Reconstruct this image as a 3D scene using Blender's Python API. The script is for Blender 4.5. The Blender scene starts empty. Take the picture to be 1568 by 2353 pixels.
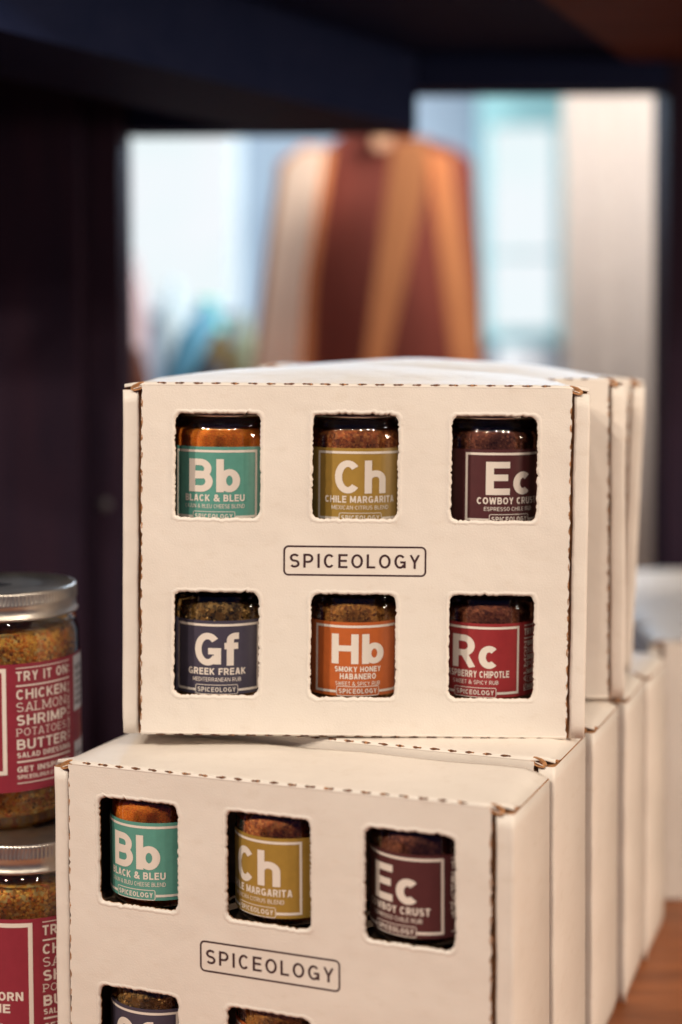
import bpy, bmesh, math, random
from mathutils import Vector, Matrix

random.seed(7)
S = bpy.context.scene
C = S.collection
PI = math.pi

# ------------------------------------------------------------------ camera
cam_d = bpy.data.cameras.new('camera')
cam = bpy.data.objects.new('camera', cam_d)
C.objects.link(cam)
PITCH, ROLL = 0.0501, 0.0053
cam.location = (0, 0, 0.4588)
cam.rotation_euler = (Matrix.Rotation(PI / 2 - PITCH, 3, 'X') @ Matrix.Rotation(-ROLL, 3, 'Z')).to_euler()
cam_d.sensor_fit = 'VERTICAL'
cam_d.sensor_height = 36
cam_d.sensor_width = 24
cam_d.lens = 53.31
cam_d.shift_y = -185.5 / 2353
cam_d.clip_start = 0.01
cam_d.clip_end = 60
cam_d.dof.use_dof = True
cam_d.dof.focus_distance = 0.915
cam_d.dof.aperture_fstop = 2.15
S.camera = cam

# ------------------------------------------------------------------ world, view
W = bpy.data.worlds.new('World')
S.world = W
W.use_nodes = True
bg = W.node_tree.nodes['Background']
bg.inputs[0].default_value = (0.12, 0.17, 0.50, 1)
bg.inputs[1].default_value = 0.13
S.view_settings.view_transform = 'Standard'
S.view_settings.look = 'None'
S.view_settings.exposure = 0
S.view_settings.gamma = 1
try:
    S.cycles.use_denoising = True
    S.cycles.max_bounces = 8
    S.cycles.transparent_max_bounces = 16
    S.cycles.sample_clamp_indirect = 4
except Exception:
    pass

# ------------------------------------------------------------------ lamps
def lamp(name, loc, target, size, energy, col, size_y=None, shape=None):
    l = bpy.data.lights.new(name, 'AREA')
    l.shape = shape or ('RECTANGLE' if size_y else 'DISK')
    l.size = size
    if size_y:
        l.size_y = size_y
    l.energy = energy
    l.color = col
    o = bpy.data.objects.new(name, l)
    C.objects.link(o)
    o.location = loc
    o.rotation_euler = (Vector(target) - Vector(loc)).to_track_quat('-Z', 'Y').to_euler()
    return o

WARM = (1.0, 0.86, 0.69)
for x, y, e in ((-1.45, -0.15, 23), (-1.00, -0.45, 14.5), (-0.25, -0.65, 5), (0.45, -0.62, 5), (0.95, -0.45, 6), (1.30, -0.25, 7)):
    lamp('ceiling_lamp', (x, y, 1.55), (x * 0.25, 0.95, 0.3), 0.06, e, WARM)
lamp('side_fill', (2.0, 0.55, 0.75), (0.2, 1.1, 0.2), 0.45, 27, (1.0, 0.82, 0.62))  # added warm fill to brighten the right sides of the boxes
# daylight that comes in high through the windows at the back of the shop
lamp('window_daylight', (0.05, 3.0, 1.07), (0.0, 1.0, 0.45), 1.5, 15, (0.58, 0.78, 1.0), 0.17)
lamp('shop_fill', (0.0, 2.1, 1.6), (0.0, 3.7, 0.7), 0.9, 30, (0.84, 0.92, 1.0), 0.5)  # added fill, hidden by the shelf, that lights the back wall
lamp('shop_fill', (0.66, 2.1, 1.15), (0.62, 3.3, 0.58), 0.4, 58, (1.0, 0.96, 0.91), 0.3)  # second added fill, unseen, aimed at the curtain

# ------------------------------------------------------------------ materials
def new_mat(name):
    m = bpy.data.materials.new(name)
    m.use_nodes = True
    nt = m.node_tree
    return m, nt, nt.nodes['Principled BSDF']

def setv(b, k, v):
    if k in b.inputs:
        b.inputs[k].default_value = v

def ramp(nt, fac, stops):
    r = nt.nodes.new('ShaderNodeValToRGB')
    el = r.color_ramp.elements
    while len(el) < len(stops):
        el.new(0.5)
    for e, (p, c) in zip(el, stops):
        e.position = p
        e.color = (*c, 1)
    nt.links.new(fac, r.inputs[0])
    return r.outputs[0]

def noise(nt, scale, detail=4, stretch=None, rough=0.5, dist=0.0):
    tc = nt.nodes.new('ShaderNodeTexCoord')
    n = nt.nodes.new('ShaderNodeTexNoise')
    n.inputs['Scale'].default_value = scale
    n.inputs['Detail'].default_value = detail
    n.inputs['Roughness'].default_value = rough
    n.inputs['Distortion'].default_value = dist
    out = tc.outputs['Object']
    if stretch:
        mp = nt.nodes.new('ShaderNodeMapping')
        mp.inputs['Scale'].default_value = stretch
        nt.links.new(out, mp.inputs[0])
        out = mp.outputs[0]
    nt.links.new(out, n.inputs['Vector'])
    return n.outputs['Fac']

def bump(nt, b, fac, strength, dist):
    bp = nt.nodes.new('ShaderNodeBump')
    bp.inputs['Strength'].default_value = strength
    bp.inputs['Distance'].default_value = dist
    nt.links.new(fac, bp.inputs['Height'])
    nt.links.new(bp.outputs[0], b.inputs['Normal'])

def simple(name, col, rough=0.6, metal=0, spec=0.5, var=0.0, scale=30, bstr=0, bscale=300, bdist=0.0005, stretch=None):
    m, nt, b = new_mat(name)
    setv(b, 'Roughness', rough); setv(b, 'Metallic', metal); setv(b, 'Specular IOR Level', spec)
    if var:
        f = noise(nt, scale, 5, stretch)
        lo = tuple(max(0, c * (1 - var)) for c in col); hi = tuple(min(1, c * (1 + var)) for c in col)
        nt.links.new(ramp(nt, f, [(0.3, lo), (0.7, hi)]), b.inputs['Base Color'])
    else:
        setv(b, 'Base Color', (*col, 1))
    if bstr:
        bump(nt, b, noise(nt, bscale, 5, stretch), bstr, bdist)
    return m

# coated white board with a faint horizontal flute and some handling marks
def make_paper():
    m, nt, b = new_mat('white_board')
    setv(b, 'Roughness', 0.48); setv(b, 'Specular IOR Level', 0.45)
    f = noise(nt, 9, 6, None, 0.6)
    f2 = noise(nt, 70, 6, (1, 1, 2.2), 0.65)
    c1 = ramp(nt, f, [(0.3, (0.755, 0.69, 0.625)), (0.7, (0.81, 0.75, 0.69))])
    c2 = ramp(nt, f2, [(0.27, (0.90, 0.87, 0.83)), (0.45, (1, 1, 1))])
    mx = nt.nodes.new('ShaderNodeMixRGB'); mx.blend_type = 'MULTIPLY'; mx.inputs[0].default_value = 0.55
    nt.links.new(c1, mx.inputs[1]); nt.links.new(c2, mx.inputs[2])
    nt.links.new(mx.outputs[0], b.inputs['Base Color'])
    a = noise(nt, 14, 3, None); g = noise(nt, 900, 3, None)
    ad = nt.nodes.new('ShaderNodeMath'); ad.operation = 'MULTIPLY_ADD'; ad.inputs[1].default_value = 0.04
    nt.links.new(g, ad.inputs[0]); nt.links.new(a, ad.inputs[2])
    bump(nt, b, ad.outputs[0], 0.6, 0.006)
    return m
M = {}
M['paper'] = make_paper()
M['kraft'] = simple('kraft_board', (0.40, 0.19, 0.08), 0.9, var=0.4, scale=300, bstr=0.6, bscale=500, bdist=0.001)
M['kraft_dark'] = simple('torn_kraft', (0.13, 0.05, 0.022), 0.95, var=0.5, scale=400, bstr=0.6, bscale=500, bdist=0.001)
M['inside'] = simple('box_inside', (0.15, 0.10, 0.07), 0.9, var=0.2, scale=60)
M['ink'] = simple('dark_ink', (0.045, 0.016, 0.020), 0.5)
M['cream'] = simple('cream_print', (0.78, 0.70, 0.63), 0.45)
M['black'] = simple('black_sticker', (0.012, 0.011, 0.014), 0.35)
M['grey_print'] = simple('grey_print', (0.16, 0.15, 0.16), 0.5)
M['white_label'] = simple('white_label', (0.66, 0.66, 0.68), 0.45)

def glass_mat(name, tint, gl=1.0, frost=0.02):
    m = bpy.data.materials.new(name); m.use_nodes = True
    nt = m.node_tree
    for n in list(nt.nodes):
        nt.nodes.remove(n)
    o = nt.nodes.new('ShaderNodeOutputMaterial')
    tr = nt.nodes.new('ShaderNodeBsdfTransparent')
    lw = nt.nodes.new('ShaderNodeLayerWeight'); lw.inputs[0].default_value = 0.35
    nt.links.new(ramp(nt, lw.outputs['Facing'], [(0.0, (0.97, 0.97, 0.97)), (0.75, (0.86, 0.87, 0.87)), (1.0, tint)]), tr.inputs[0])
    g = nt.nodes.new('ShaderNodeBsdfGlossy'); g.inputs['Roughness'].default_value = frost
    g.inputs[0].default_value = (gl, gl, gl, 1)
    fr = nt.nodes.new('ShaderNodeFresnel'); fr.inputs[0].default_value = 1.5
    ml = nt.nodes.new('ShaderNodeMath'); ml.operation = 'MULTIPLY'; ml.inputs[1].default_value = 1.6; ml.use_clamp = True
    nt.links.new(fr.outputs[0], ml.inputs[0])
    mx = nt.nodes.new('ShaderNodeMixShader')
    nt.links.new(ml.outputs[0], mx.inputs[0]); nt.links.new(tr.outputs[0], mx.inputs[1]); nt.links.new(g.outputs[0], mx.inputs[2])
    nt.links.new(mx.outputs[0], o.inputs[0])
    return m
M['glass'] = glass_mat('jar_glass', (0.45, 0.48, 0.48))

def spice(name, cols, scale, fine=0.35, bstr=0.6, bdist=0.001):
    m, nt, b = new_mat(name)
    setv(b, 'Roughness', 0.75); setv(b, 'Specular IOR Level', 0.3)
    tc = nt.nodes.new('ShaderNodeTexCoord')
    wn = nt.nodes.new('ShaderNodeTexNoise'); wn.inputs['Scale'].default_value = scale * 0.8
    nt.links.new(tc.outputs['Object'], wn.inputs['Vector'])
    vm = nt.nodes.new('ShaderNodeVectorMath'); vm.operation = 'MULTIPLY_ADD'
    vm.inputs[1].default_value = (0.7 / scale,) * 3
    nt.links.new(wn.outputs['Color'], vm.inputs[0]); nt.links.new(tc.outputs['Object'], vm.inputs[2])
    v = nt.nodes.new('ShaderNodeTexVoronoi'); v.inputs['Scale'].default_value = scale
    nt.links.new(vm.outputs[0], v.inputs['Vector'])
    sp = nt.nodes.new('ShaderNodeSeparateColor'); nt.links.new(v.outputs['Color'], sp.inputs[0])
    cols = [tuple(min(0.92, q * 1.75) for q in c) for c in cols]
    k = len(cols)
    stops = [(0.02 + 0.96 * i / max(1, k - 1), c) for i, c in enumerate(cols)]
    c = ramp(nt, sp.outputs[0], stops)
    f = noise(nt, scale * 0.18, 4)
    sh = ramp(nt, f, [(0.35, (1 - fine,) * 3), (0.65, (1, 1, 1))])
    mx = nt.nodes.new('ShaderNodeMixRGB'); mx.blend_type = 'MULTIPLY'; mx.inputs[0].default_value = 1
    nt.links.new(c, mx.inputs[1]); nt.links.new(sh, mx.inputs[2])
    nt.links.new(mx.outputs[0], b.inputs['Base Color'])
    bump(nt, b, v.outputs['Distance'], bstr, bdist)
    return m

def wood(name, c1, c2, scale, stretch, rough=0.45, bstr=0.2, spec=0.5):
    m, nt, b = new_mat(name)
    setv(b, 'Specular IOR Level', spec)
    f = noise(nt, scale, 8, stretch, 0.6, 0.6)
    nt.links.new(ramp(nt, f, [(0.25, c1), (0.5, tuple((a + d) / 2 for a, d in zip(c1, c2))), (0.75, c2)]), b.inputs['Base Color'])
    setv(b, 'Roughness', rough)
    bump(nt, b, f, bstr, 0.002)
    return m
M['table'] = wood('warm_table_wood', (0.20, 0.058, 0.018), (0.42, 0.14, 0.045), 6, (1.2, 7, 1), 0.45)
M['dark'] = wood('dark_stained_wood', (0.013, 0.009, 0.020), (0.028, 0.013, 0.024), 5, (8, 8, 1), 0.7, spec=0.08)
M['darkh'] = wood('dark_stained_beam', (0.007, 0.012, 0.040), (0.014, 0.018, 0.050), 5, (1, 8, 8), 0.7, spec=0.06)
M['redwood'] = wood('red_brown_wood', (0.06, 0.016, 0.012), (0.11, 0.032, 0.022), 5, (1, 8, 8), 0.7, spec=0.2)

def metal_mat():
    m, nt, b = new_mat('brushed_aluminium')
    setv(b, 'Metallic', 1.0)
    tc = nt.nodes.new('ShaderNodeTexCoord')
    f = noise(nt, 60, 5, None, 0.7)
    nt.links.new(ramp(nt, f, [(0.3, (0.54, 0.49, 0.43)), (0.7, (0.66, 0.60, 0.53))]), b.inputs['Base Color'])
    nt.links.new(ramp(nt, f, [(0.3, (0.30,) * 3), (0.7, (0.42,) * 3)]), b.inputs['Roughness'])
    bump(nt, b, noise(nt, 900, 3), 0.15, 0.0003)
    return m
M['metal'] = metal_mat()

def emit(name, col, strength=1.0, var=None, scale=3):
    m = bpy.data.materials.new(name); m.use_nodes = True
    nt = m.node_tree
    for n in list(nt.nodes):
        nt.nodes.remove(n)
    o = nt.nodes.new('ShaderNodeOutputMaterial'); e = nt.nodes.new('ShaderNodeEmission')
    e.inputs[0].default_value = (*col, 1); e.inputs[1].default_value = strength
    if var:
        nt.links.new(ramp(nt, noise(nt, scale, 3), [(0.35, var), (0.6, col)]), e.inputs[0])
    nt.links.new(e.outputs[0], o.inputs[0])
    return m

# ------------------------------------------------------------------ helpers
def obj(name, bm, mats, parent=None, smooth=False, kind=None, label=None):
    me = bpy.data.meshes.new(name)
    bm.normal_update()
    bm.to_mesh(me); bm.free()
    if not isinstance(mats, (list, tuple)):
        mats = [mats]
    for m in mats:
        me.materials.append(m)
    if smooth:
        for p in me.polygons:
            p.use_smooth = True
    o = bpy.data.objects.new(name, me)
    C.objects.link(o)
    if parent:
        o.parent = parent
    if kind:
        o['kind'] = kind
    if label:
        o['label'] = label
    return o

def tag(o, label, cat, group=None):
    o['label'] = label; o['category'] = cat
    if group:
        o['group'] = group
    return o

def thing(name, label, cat, loc=(0, 0, 0), rot=(0, 0, 0), group=None):
    o = bpy.data.objects.new(name, None)
    o.empty_display_size = 0.02
    C.objects.link(o)
    o.location = loc; o.rotation_euler = rot
    return tag(o, label, cat, group)

def kids(o):
    return [c for c in bpy.data.objects if c.parent == o]

def copy_tree(o, parent=None):
    c = o.copy(); C.objects.link(c); c.parent = parent
    for ch in kids(o):
        copy_tree(ch, c)
    return c

def add_box(bm, x0, x1, y0, y1, z0, z1, mi=0, bev=0.0):
    vs = [bm.verts.new(p) for p in ((x0, y0, z0), (x1, y0, z0), (x1, y1, z0), (x0, y1, z0),
                                    (x0, y0, z1), (x1, y0, z1), (x1, y1, z1), (x0, y1, z1))]
    fs = []
    for q in ((0, 3, 2, 1), (4, 5, 6, 7), (0, 1, 5, 4), (1, 2, 6, 5), (2, 3, 7, 6), (3, 0, 4, 7)):
        f = bm.faces.new([vs[i] for i in q]); f.material_index = mi; fs.append(f)
    if bev:
        es = list({e for f in fs for e in f.edges})
        bmesh.ops.bevel(bm, geom=es, offset=bev, segments=2, affect='EDGES', profile=0.5)
    return vs

def box_obj(name, x0, x1, y0, y1, z0, z1, mat, parent=None, bev=0.0, kind=None, label=None):
    bm = bmesh.new(); add_box(bm, x0, x1, y0, y1, z0, z1, 0, bev)
    return obj(name, bm, mat, parent, kind=kind, label=label)

def lathe(bm, prof, n=64, mi=0, ridge=None, a0=0.0, a1=2 * PI):
    """prof: list of (r, z). ridge: dict index -> amplitude of fine vertical ridges"""
    closed = abs(a1 - a0 - 2 * PI) < 1e-6
    rings = []
    cnt = n if closed else n + 1
    for k, (r, z) in enumerate(prof):
        ring = []
        for i in range(cnt):
            a = a0 + (a1 - a0) * i / n
            rr = r + (ridge[k] * (1 if i % 4 in (0, 1) else -1) if ridge and k in ridge else 0)
            ring.append(bm.verts.new((rr * math.sin(a), -rr * math.cos(a), z)))
        rings.append(ring)
    for k in range(len(prof) - 1):
        for i in range(n):
            j = (i + 1) % cnt
            f = bm.faces.new((rings[k][i], rings[k][j], rings[k + 1][j], rings[k + 1][i]))
            f.material_index = mi
    return rings

def sheet(bm, P, nu, nv, th, mi_out=0, mi_in=1, mi_edge=1):
    """double-layer sheet from P(i/nu, j/nv); inner layer th below"""
    pts = [[Vector(P(i / nu, j / nv)) for j in range(nv + 1)] for i in range(nu + 1)]
    nr = [[None] * (nv + 1) for _ in range(nu + 1)]
    for i in range(nu + 1):
        for j in range(nv + 1):
            du = pts[min(nu, i + 1)][j] - pts[max(0, i - 1)][j]
            dv = pts[i][min(nv, j + 1)] - pts[i][max(0, j - 1)]
            nr[i][j] = du.cross(dv).normalized()
    A = [[bm.verts.new(pts[i][j]) for j in range(nv + 1)] for i in range(nu + 1)]
    B = [[bm.verts.new(pts[i][j] - nr[i][j] * th) for j in range(nv + 1)] for i in range(nu + 1)]
    for i in range(nu):
        for j in range(nv):
            f = bm.faces.new((A[i][j], A[i + 1][j], A[i + 1][j + 1], A[i][j + 1])); f.material_index = mi_out; f.smooth = True
            f = bm.faces.new((B[i][j], B[i][j + 1], B[i + 1][j + 1], B[i + 1][j])); f.material_index = mi_in
    def edge(a, b, c, d):
        f = bm.faces.new((a, b, c, d)); f.material_index = mi_edge
    for i in range(nu):
        edge(A[i][0], B[i][0], B[i + 1][0], A[i + 1][0]); edge(A[i][nv], A[i + 1][nv], B[i + 1][nv], B[i][nv])
    for j in range(nv):
        edge(A[0][j], A[0][j + 1], B[0][j + 1], B[0][j]); edge(A[nu][j], B[nu][j], B[nu][j + 1], A[nu][j + 1])

# ------------------------------------------------------------------ lettering
# ---- a grotesque built from strokes; slab serifs are added as feet
WID = dict(A=.70, B=.68, C=.70, D=.70, E=.60, F=.57, G=.74, H=.72, I=.20, J=.52, K=.70, L=.56, M=.86, N=.73, O=.76, P=.65, R=.69, S=.65,
           T=.62, U=.70, V=.68, W=1.0, X=.68, Y=.68, Z=.62, b=.62, h=.60, c=.57, f=.40, l=.20)
WID['&'] = .76; WID[':'] = .20; WID['.'] = .20; WID['/'] = .42; WID[' '] = .26; WID['-'] = .35
def arc(cx, cy, rx, ry, a0, a1, n=14):
    return [(cx + rx * math.cos(math.radians(a0 + (a1 - a0) * i / n)), cy + ry * math.sin(math.radians(a0 + (a1 - a0) * i / n))) for i in range(n + 1)]
def glyph_paths(ch, t, w):
    h = t / 2; W = w; P = []
    def bowl(y0, y1, xr):
        r = (y1 - y0) / 2; cx = max(h, xr - min(r, xr * 0.55)); rx = xr - cx
        return [(h, y1)] + [(cx, y1)] + arc(cx, (y0 + y1) / 2, rx, r, 90, -90)[1:-1] + [(cx, y0), (h, y0)]
    if ch == 'A': P = [[(h * 1.05, 0), (W / 2 - h * .35, 1)], [(W - h * 1.05, 0), (W / 2 + h * .35, 1)], [(W * .22, .22 + h), (W * .78, .22 + h)]]
    elif ch == 'B': P = [[(h, 0), (h, 1)], bowl(.50 , 1 - h, W - h - W * .05), bowl(h, .50 + .04, W - h)]
    elif ch == 'C': P = [arc(W / 2, .5, W / 2 - h, .5 - h, 42, 318, 26)]
    elif ch == 'D': P = [[(h, 0), (h, 1)], bowl(h, 1 - h, W - h)]
    elif ch == 'E': P = [[(h, 0), (h, 1)], [(h, 1 - h), (W, 1 - h)], [(h, .52), (W * .92, .52)], [(h, h), (W, h)]]
    elif ch == 'F': P = [[(h, 0), (h, 1)], [(h, 1 - h), (W, 1 - h)], [(h, .50), (W * .9, .50)]]
    elif ch == 'G': P = [arc(W / 2, .5, W / 2 - h, .5 - h, 42, 325, 26), [(W - h, .04), (W - h, .52)], [(W * .52, .50 - h * .6), (W, .50 - h * .6)]]
    elif ch == 'H': P = [[(h, 0), (h, 1)], [(W - h, 0), (W - h, 1)], [(h, .52), (W - h, .52)]]
    elif ch == 'I': P = [[(W / 2, 0), (W / 2, 1)]]
    elif ch == 'J': P = [[(W - h, 1), (W - h, .3)] + arc(W / 2, .3, W / 2 - h, .3 - h, 0, -180)[1:]]
    elif ch == 'K': P = [[(h, 0), (h, 1)], [(W - h * 1.2, 1), (h, .38)], [(W * .34, .58), (W - h * 1.1, 0)]]
    elif ch == 'L': P = [[(h, 0), (h, 1)], [(h, h), (W, h)]]
    elif ch == 'M': P = [[(h, 0), (h, 1)], [(W - h, 0), (W - h, 1)], [(h * 1.2, 1), (W / 2, .12)], [(W - h * 1.2, 1), (W / 2, .12)]]
    elif ch == 'N': P = [[(h, 0), (h, 1)], [(W - h, 0), (W - h, 1)], [(h * 1.3, 1), (W - h * 1.3, 0)]]
    elif ch == 'O': P = [arc(W / 2, .5, W / 2 - h, .5 - h, 0, 360, 32)]
    elif ch == 'P': P = [[(h, 0), (h, 1)], bowl(.42, 1 - h, W - h)]
    elif ch == 'R': P = [[(h, 0), (h, 1)], bowl(.45, 1 - h, W - h - W * .03), [(W * .52, .45), (W - h * .9, 0)]]
    elif ch == 'S':
        r = (.5 - h) / 2
        P = [arc(W / 2, .5 + r, W / 2 - h * 1.08, r, 32, 270, 16) + arc(W / 2, .5 - r, W / 2 - h, r, 90, -148, 16)[1:]]
    elif ch == 'T': P = [[(W / 2, 0), (W / 2, 1)], [(0, 1 - h), (W, 1 - h)]]
    elif ch == 'U': P = [[(h, 1), (h, .34)] + arc(W / 2, .34, W / 2 - h, .34 - h, 180, 360)[1:-1] + [(W - h, .34), (W - h, 1)]]
    elif ch == 'V': P = [[(h, 1), (W / 2, 0)], [(W - h, 1), (W / 2, 0)]]
    elif ch == 'W': P = [[(h, 1), (W * .27, 0)], [(W * .27, 0), (W / 2, .95)], [(W / 2, .95), (W * .73, 0)], [(W * .73, 0), (W - h, 1)]]
    elif ch == 'X': P = [[(h, 1), (W - h, 0)], [(h, 0), (W - h, 1)]]
    elif ch == 'Y': P = [[(h, 1), (W / 2, .44)], [(W - h, 1), (W / 2, .44)], [(W / 2, 0), (W / 2, .47)]]
    elif ch == 'Z': P = [[(0, 1 - h), (W, 1 - h)], [(0, h), (W, h)], [(W - h, 1 - h), (h, h)]]
    elif ch == '&': P = [[(W, 0), (W * .24, .66)] + arc(W * .42, .78, W * .2, .78 * 0 + .155, 200, -30, 10)[1:] + [(W * .2, .40)] + arc(W * .40, .27, W * .33, .27 - h, 130, 330, 12) + [(W * .93, .52)]]
    elif ch == ':': P = [[(W / 2, .12), (W / 2, .12 + t)], [(W / 2, .62), (W / 2, .62 + t)]]
    elif ch == '.': P = [[(W / 2, 0), (W / 2, t)]]
    elif ch == '/': P = [[(h, 0), (W - h, 1)]]
    elif ch == '-': P = [[(0, .42), (W, .42)]]
    elif ch == 'b': P = [[(h, 0), (h, 1)], arc(W / 2 + h * .3, .35, W / 2 - h * 1.3, .35 - h, 0, 360, 28)]
    elif ch == 'h': P = [[(h, 0), (h, 1)], [(h, .42)] + arc(W / 2, .42, W / 2 - h, .28 - h * .0 - h + .0, 180, 0, 14)[1:] + [(W - h, 0)]]
    elif ch == 'c': P = [arc(W / 2, .35, W / 2 - h, .35 - h, 46, 314, 24)]
    elif ch == 'f': P = [[(W * .40, 0), (W * .40, .78)] + arc(W * .40 + W * .36, .78, W * .36, .22 - h, 180, 95, 8)[1:] + [(W * 1.0, 1 - h)], [(0, .60), (W * .95, .60)]]
    elif ch == 'l': P = [[(W / 2, 0), (W / 2, 1)]]
    return P
def ribbon(path, t):
    """a constant-width band along the path: list of quads"""
    n = len(path); L, R = [], []
    closed = math.hypot(path[0][0] - path[-1][0], path[0][1] - path[-1][1]) < 1e-6 and n > 3
    for i in range(n):
        a = path[(i - 1) % (n - 1)] if closed and i == 0 else path[max(0, i - 1)]
        c = path[1] if closed and i == n - 1 else path[min(n - 1, i + 1)]
        b = path[i]
        def nrm(p, q):
            dx, dy = q[0] - p[0], q[1] - p[1]; l = math.hypot(dx, dy) or 1; return (-dy / l, dx / l)
        n1 = nrm(a, b) if a != b else nrm(b, c); n2 = nrm(b, c) if b != c else n1
        mx, my = n1[0] + n2[0], n1[1] + n2[1]; l = math.hypot(mx, my) or 1; mx /= l; my /= l
        k = (t / 2) / max(0.55, mx * n1[0] + my * n1[1])
        L.append((b[0] + mx * k, b[1] + my * k)); R.append((b[0] - mx * k, b[1] - my * k))
    return L, R
FEET = {'A': ((0.09, 0.91), ()), 'L': ((0.08,), (0.08,)), 'M': ((0.06, 0.94), (0.04, 0.96)),
        'N': ((0.07,), (0.02, 0.93)), 'P': ((0.1,), (0.08,)), 'T': ((0.5,), ()), 'E': ((), ()),
        'V': ((), (0.08, 0.92)), 'B': ((), ()), 'H': ((0.08, 0.92), (0.08, 0.92)),
        'I': ((0.5,), (0.5,)), 'U': ((), (0.07, 0.93)), 'R': ((0.1, 0.93), (0.08,)), 'K': ((0.1, 0.92), (0.1, 0.92))}
def text(bm, body, cap, width=None, x=0.0, y=0.0, align='C', t=0.20, gap=0.13, mi=0, serif=False, rot90=False, wide=1.0):
    """flat lettering, x along the line and z up; every stroke lies a hair above the one before"""
    quads = []; cx = 0.0
    for ch in body:
        w = WID.get(ch, .6) * wide
        if ch in 'IlI:.' : w = max(w, t)
        for path in glyph_paths(ch, t, w):
            L, R = ribbon(path, t)
            quads.append([[(a[0] + cx, min(1.0, max(0.0, a[1])) if len(path) == 2 else a[1]) for a in L], [(a[0] + cx, min(1.0, max(0.0, a[1])) if len(path) == 2 else a[1]) for a in R]])
        if serif:
            lo, hi = FEET.get(ch, ((), ()))
            for lst, yy in ((lo, t * 0.4), (hi, 1 - t * 0.4)):
                for fr in lst:
                    xx = cx + fr * w
                    quads.append([[(xx - 0.15, yy + t * 0.4), (xx + 0.15, yy + t * 0.4)], [(xx - 0.15, yy - t * 0.4), (xx + 0.15, yy - t * 0.4)]])
        cx += w + gap + (0.05 if serif else 0)
    tot = cx - gap
    sx = cap if width is None else width / tot
    off = {'C': -tot / 2, 'L': 0, 'R': -tot}[align]
    for k, (L, R) in enumerate(quads):
        d = -0.000012 * (k % 4)
        def V(p):
            a, b = (p[0] + off) * sx, p[1] * cap
            if rot90: a, b = -b, a
            return bm.verts.new((a + x, d, b + y))
        A = [V(p) for p in L]; B = [V(p) for p in R]
        for i in range(len(A) - 1):
            f = bm.faces.new((B[i], B[i + 1], A[i + 1], A[i])); f.material_index = mi

def strip(bm, x0, x1, y0, y1, mi=0):
    vs = [bm.verts.new((a, 0, b)) for a, b in ((x0, y0), (x1, y0), (x1, y1), (x0, y1))]
    f = bm.faces.new(vs); f.material_index = mi

def rrect(w, h, r, n=6):
    out = []
    for cx, cy, a0 in ((w / 2 - r, h / 2 - r, 0), (-w / 2 + r, h / 2 - r, PI / 2), (-w / 2 + r, -h / 2 + r, PI), (w / 2 - r, -h / 2 + r, 1.5 * PI)):
        for i in range(n + 1):
            a = a0 + PI / 2 * i / n
            out.append((cx + r * math.cos(a), cy + r * math.sin(a)))
    return out

def rring(bm, x, y, w, h, r, t, mi=0, fill=False):
    o = [bm.verts.new((x + a, 0, y + b)) for a, b in rrect(w, h, r)]
    if fill:
        f = bm.faces.new(o); f.material_index = mi; return
    i_ = [bm.verts.new((x + a, 0, y + b)) for a, b in rrect(w - 2 * t, h - 2 * t, max(r - t, 1e-4))]
    n = len(o)
    for k in range(n):
        f = bm.faces.new((o[k], o[(k + 1) % n], i_[(k + 1) % n], i_[k])); f.material_index = mi

def bend(bm, r, step=0.0025):
    """wrap the flat print (x = arc length, z = height) round a cylinder of radius r, front at -Y"""
    xs = [v.co.x for v in bm.verts]
    if not xs:
        return
    a = math.ceil(min(xs) / step) * step
    while a < max(xs):
        bmesh.ops.bisect_plane(bm, geom=bm.verts[:] + bm.edges[:] + bm.faces[:], plane_co=(a, 0, 0), plane_no=(1, 0, 0), dist=1e-7)
        a += step
    for v in bm.verts:
        th = v.co.x / r
        rr = r - v.co.y
        v.co.x, v.co.y = rr * math.sin(th), -rr * math.cos(th)

def join(dst, src):
    me = bpy.data.meshes.new('tmp'); src.to_mesh(me); src.free()
    dst.from_mesh(me); bpy.data.meshes.remove(me)

# ------------------------------------------------------------------ gift box
HP, WP, WT, D = 0.22, 0.2646, 0.2886, 0.0813
hp, ho = WP / 2, WT / 2
TH = 0.0016
LIP = 0.0022
WINS = [(-0.0851, HP / 2 + 0.0585), (-0.0003, HP / 2 + 0.0586), (0.0854, HP / 2 + 0.0583),
        (-0.0855, HP / 2 - 0.0522), (-0.0006, HP / 2 - 0.0527), (0.0851, HP / 2 - 0.0525)]
WW, WH = 0.0524, 0.0642

def ragged(w, h, r, amp, seed, step=0.0013):
    rnd = random.Random(seed)
    base = rrect(w, h, r, 5)
    out = []
    n = len(base)
    for k in range(n):
        ax, ay = base[k]; bx, by = base[(k + 1) % n]
        L = math.hypot(bx - ax, by - ay); m = max(1, int(L / step))
        nx, ny = (by - ay) / (L + 1e-9), -(bx - ax) / (L + 1e-9)
        for i in range(m):
            t = i / m
            j = rnd.uniform(-1, 1) * amp
            if rnd.random() < 0.07:
                j -= amp * 1.6
            out.append((ax + (bx - ax) * t - nx * j, ay + (by - ay) * t - ny * j))
    return out

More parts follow.
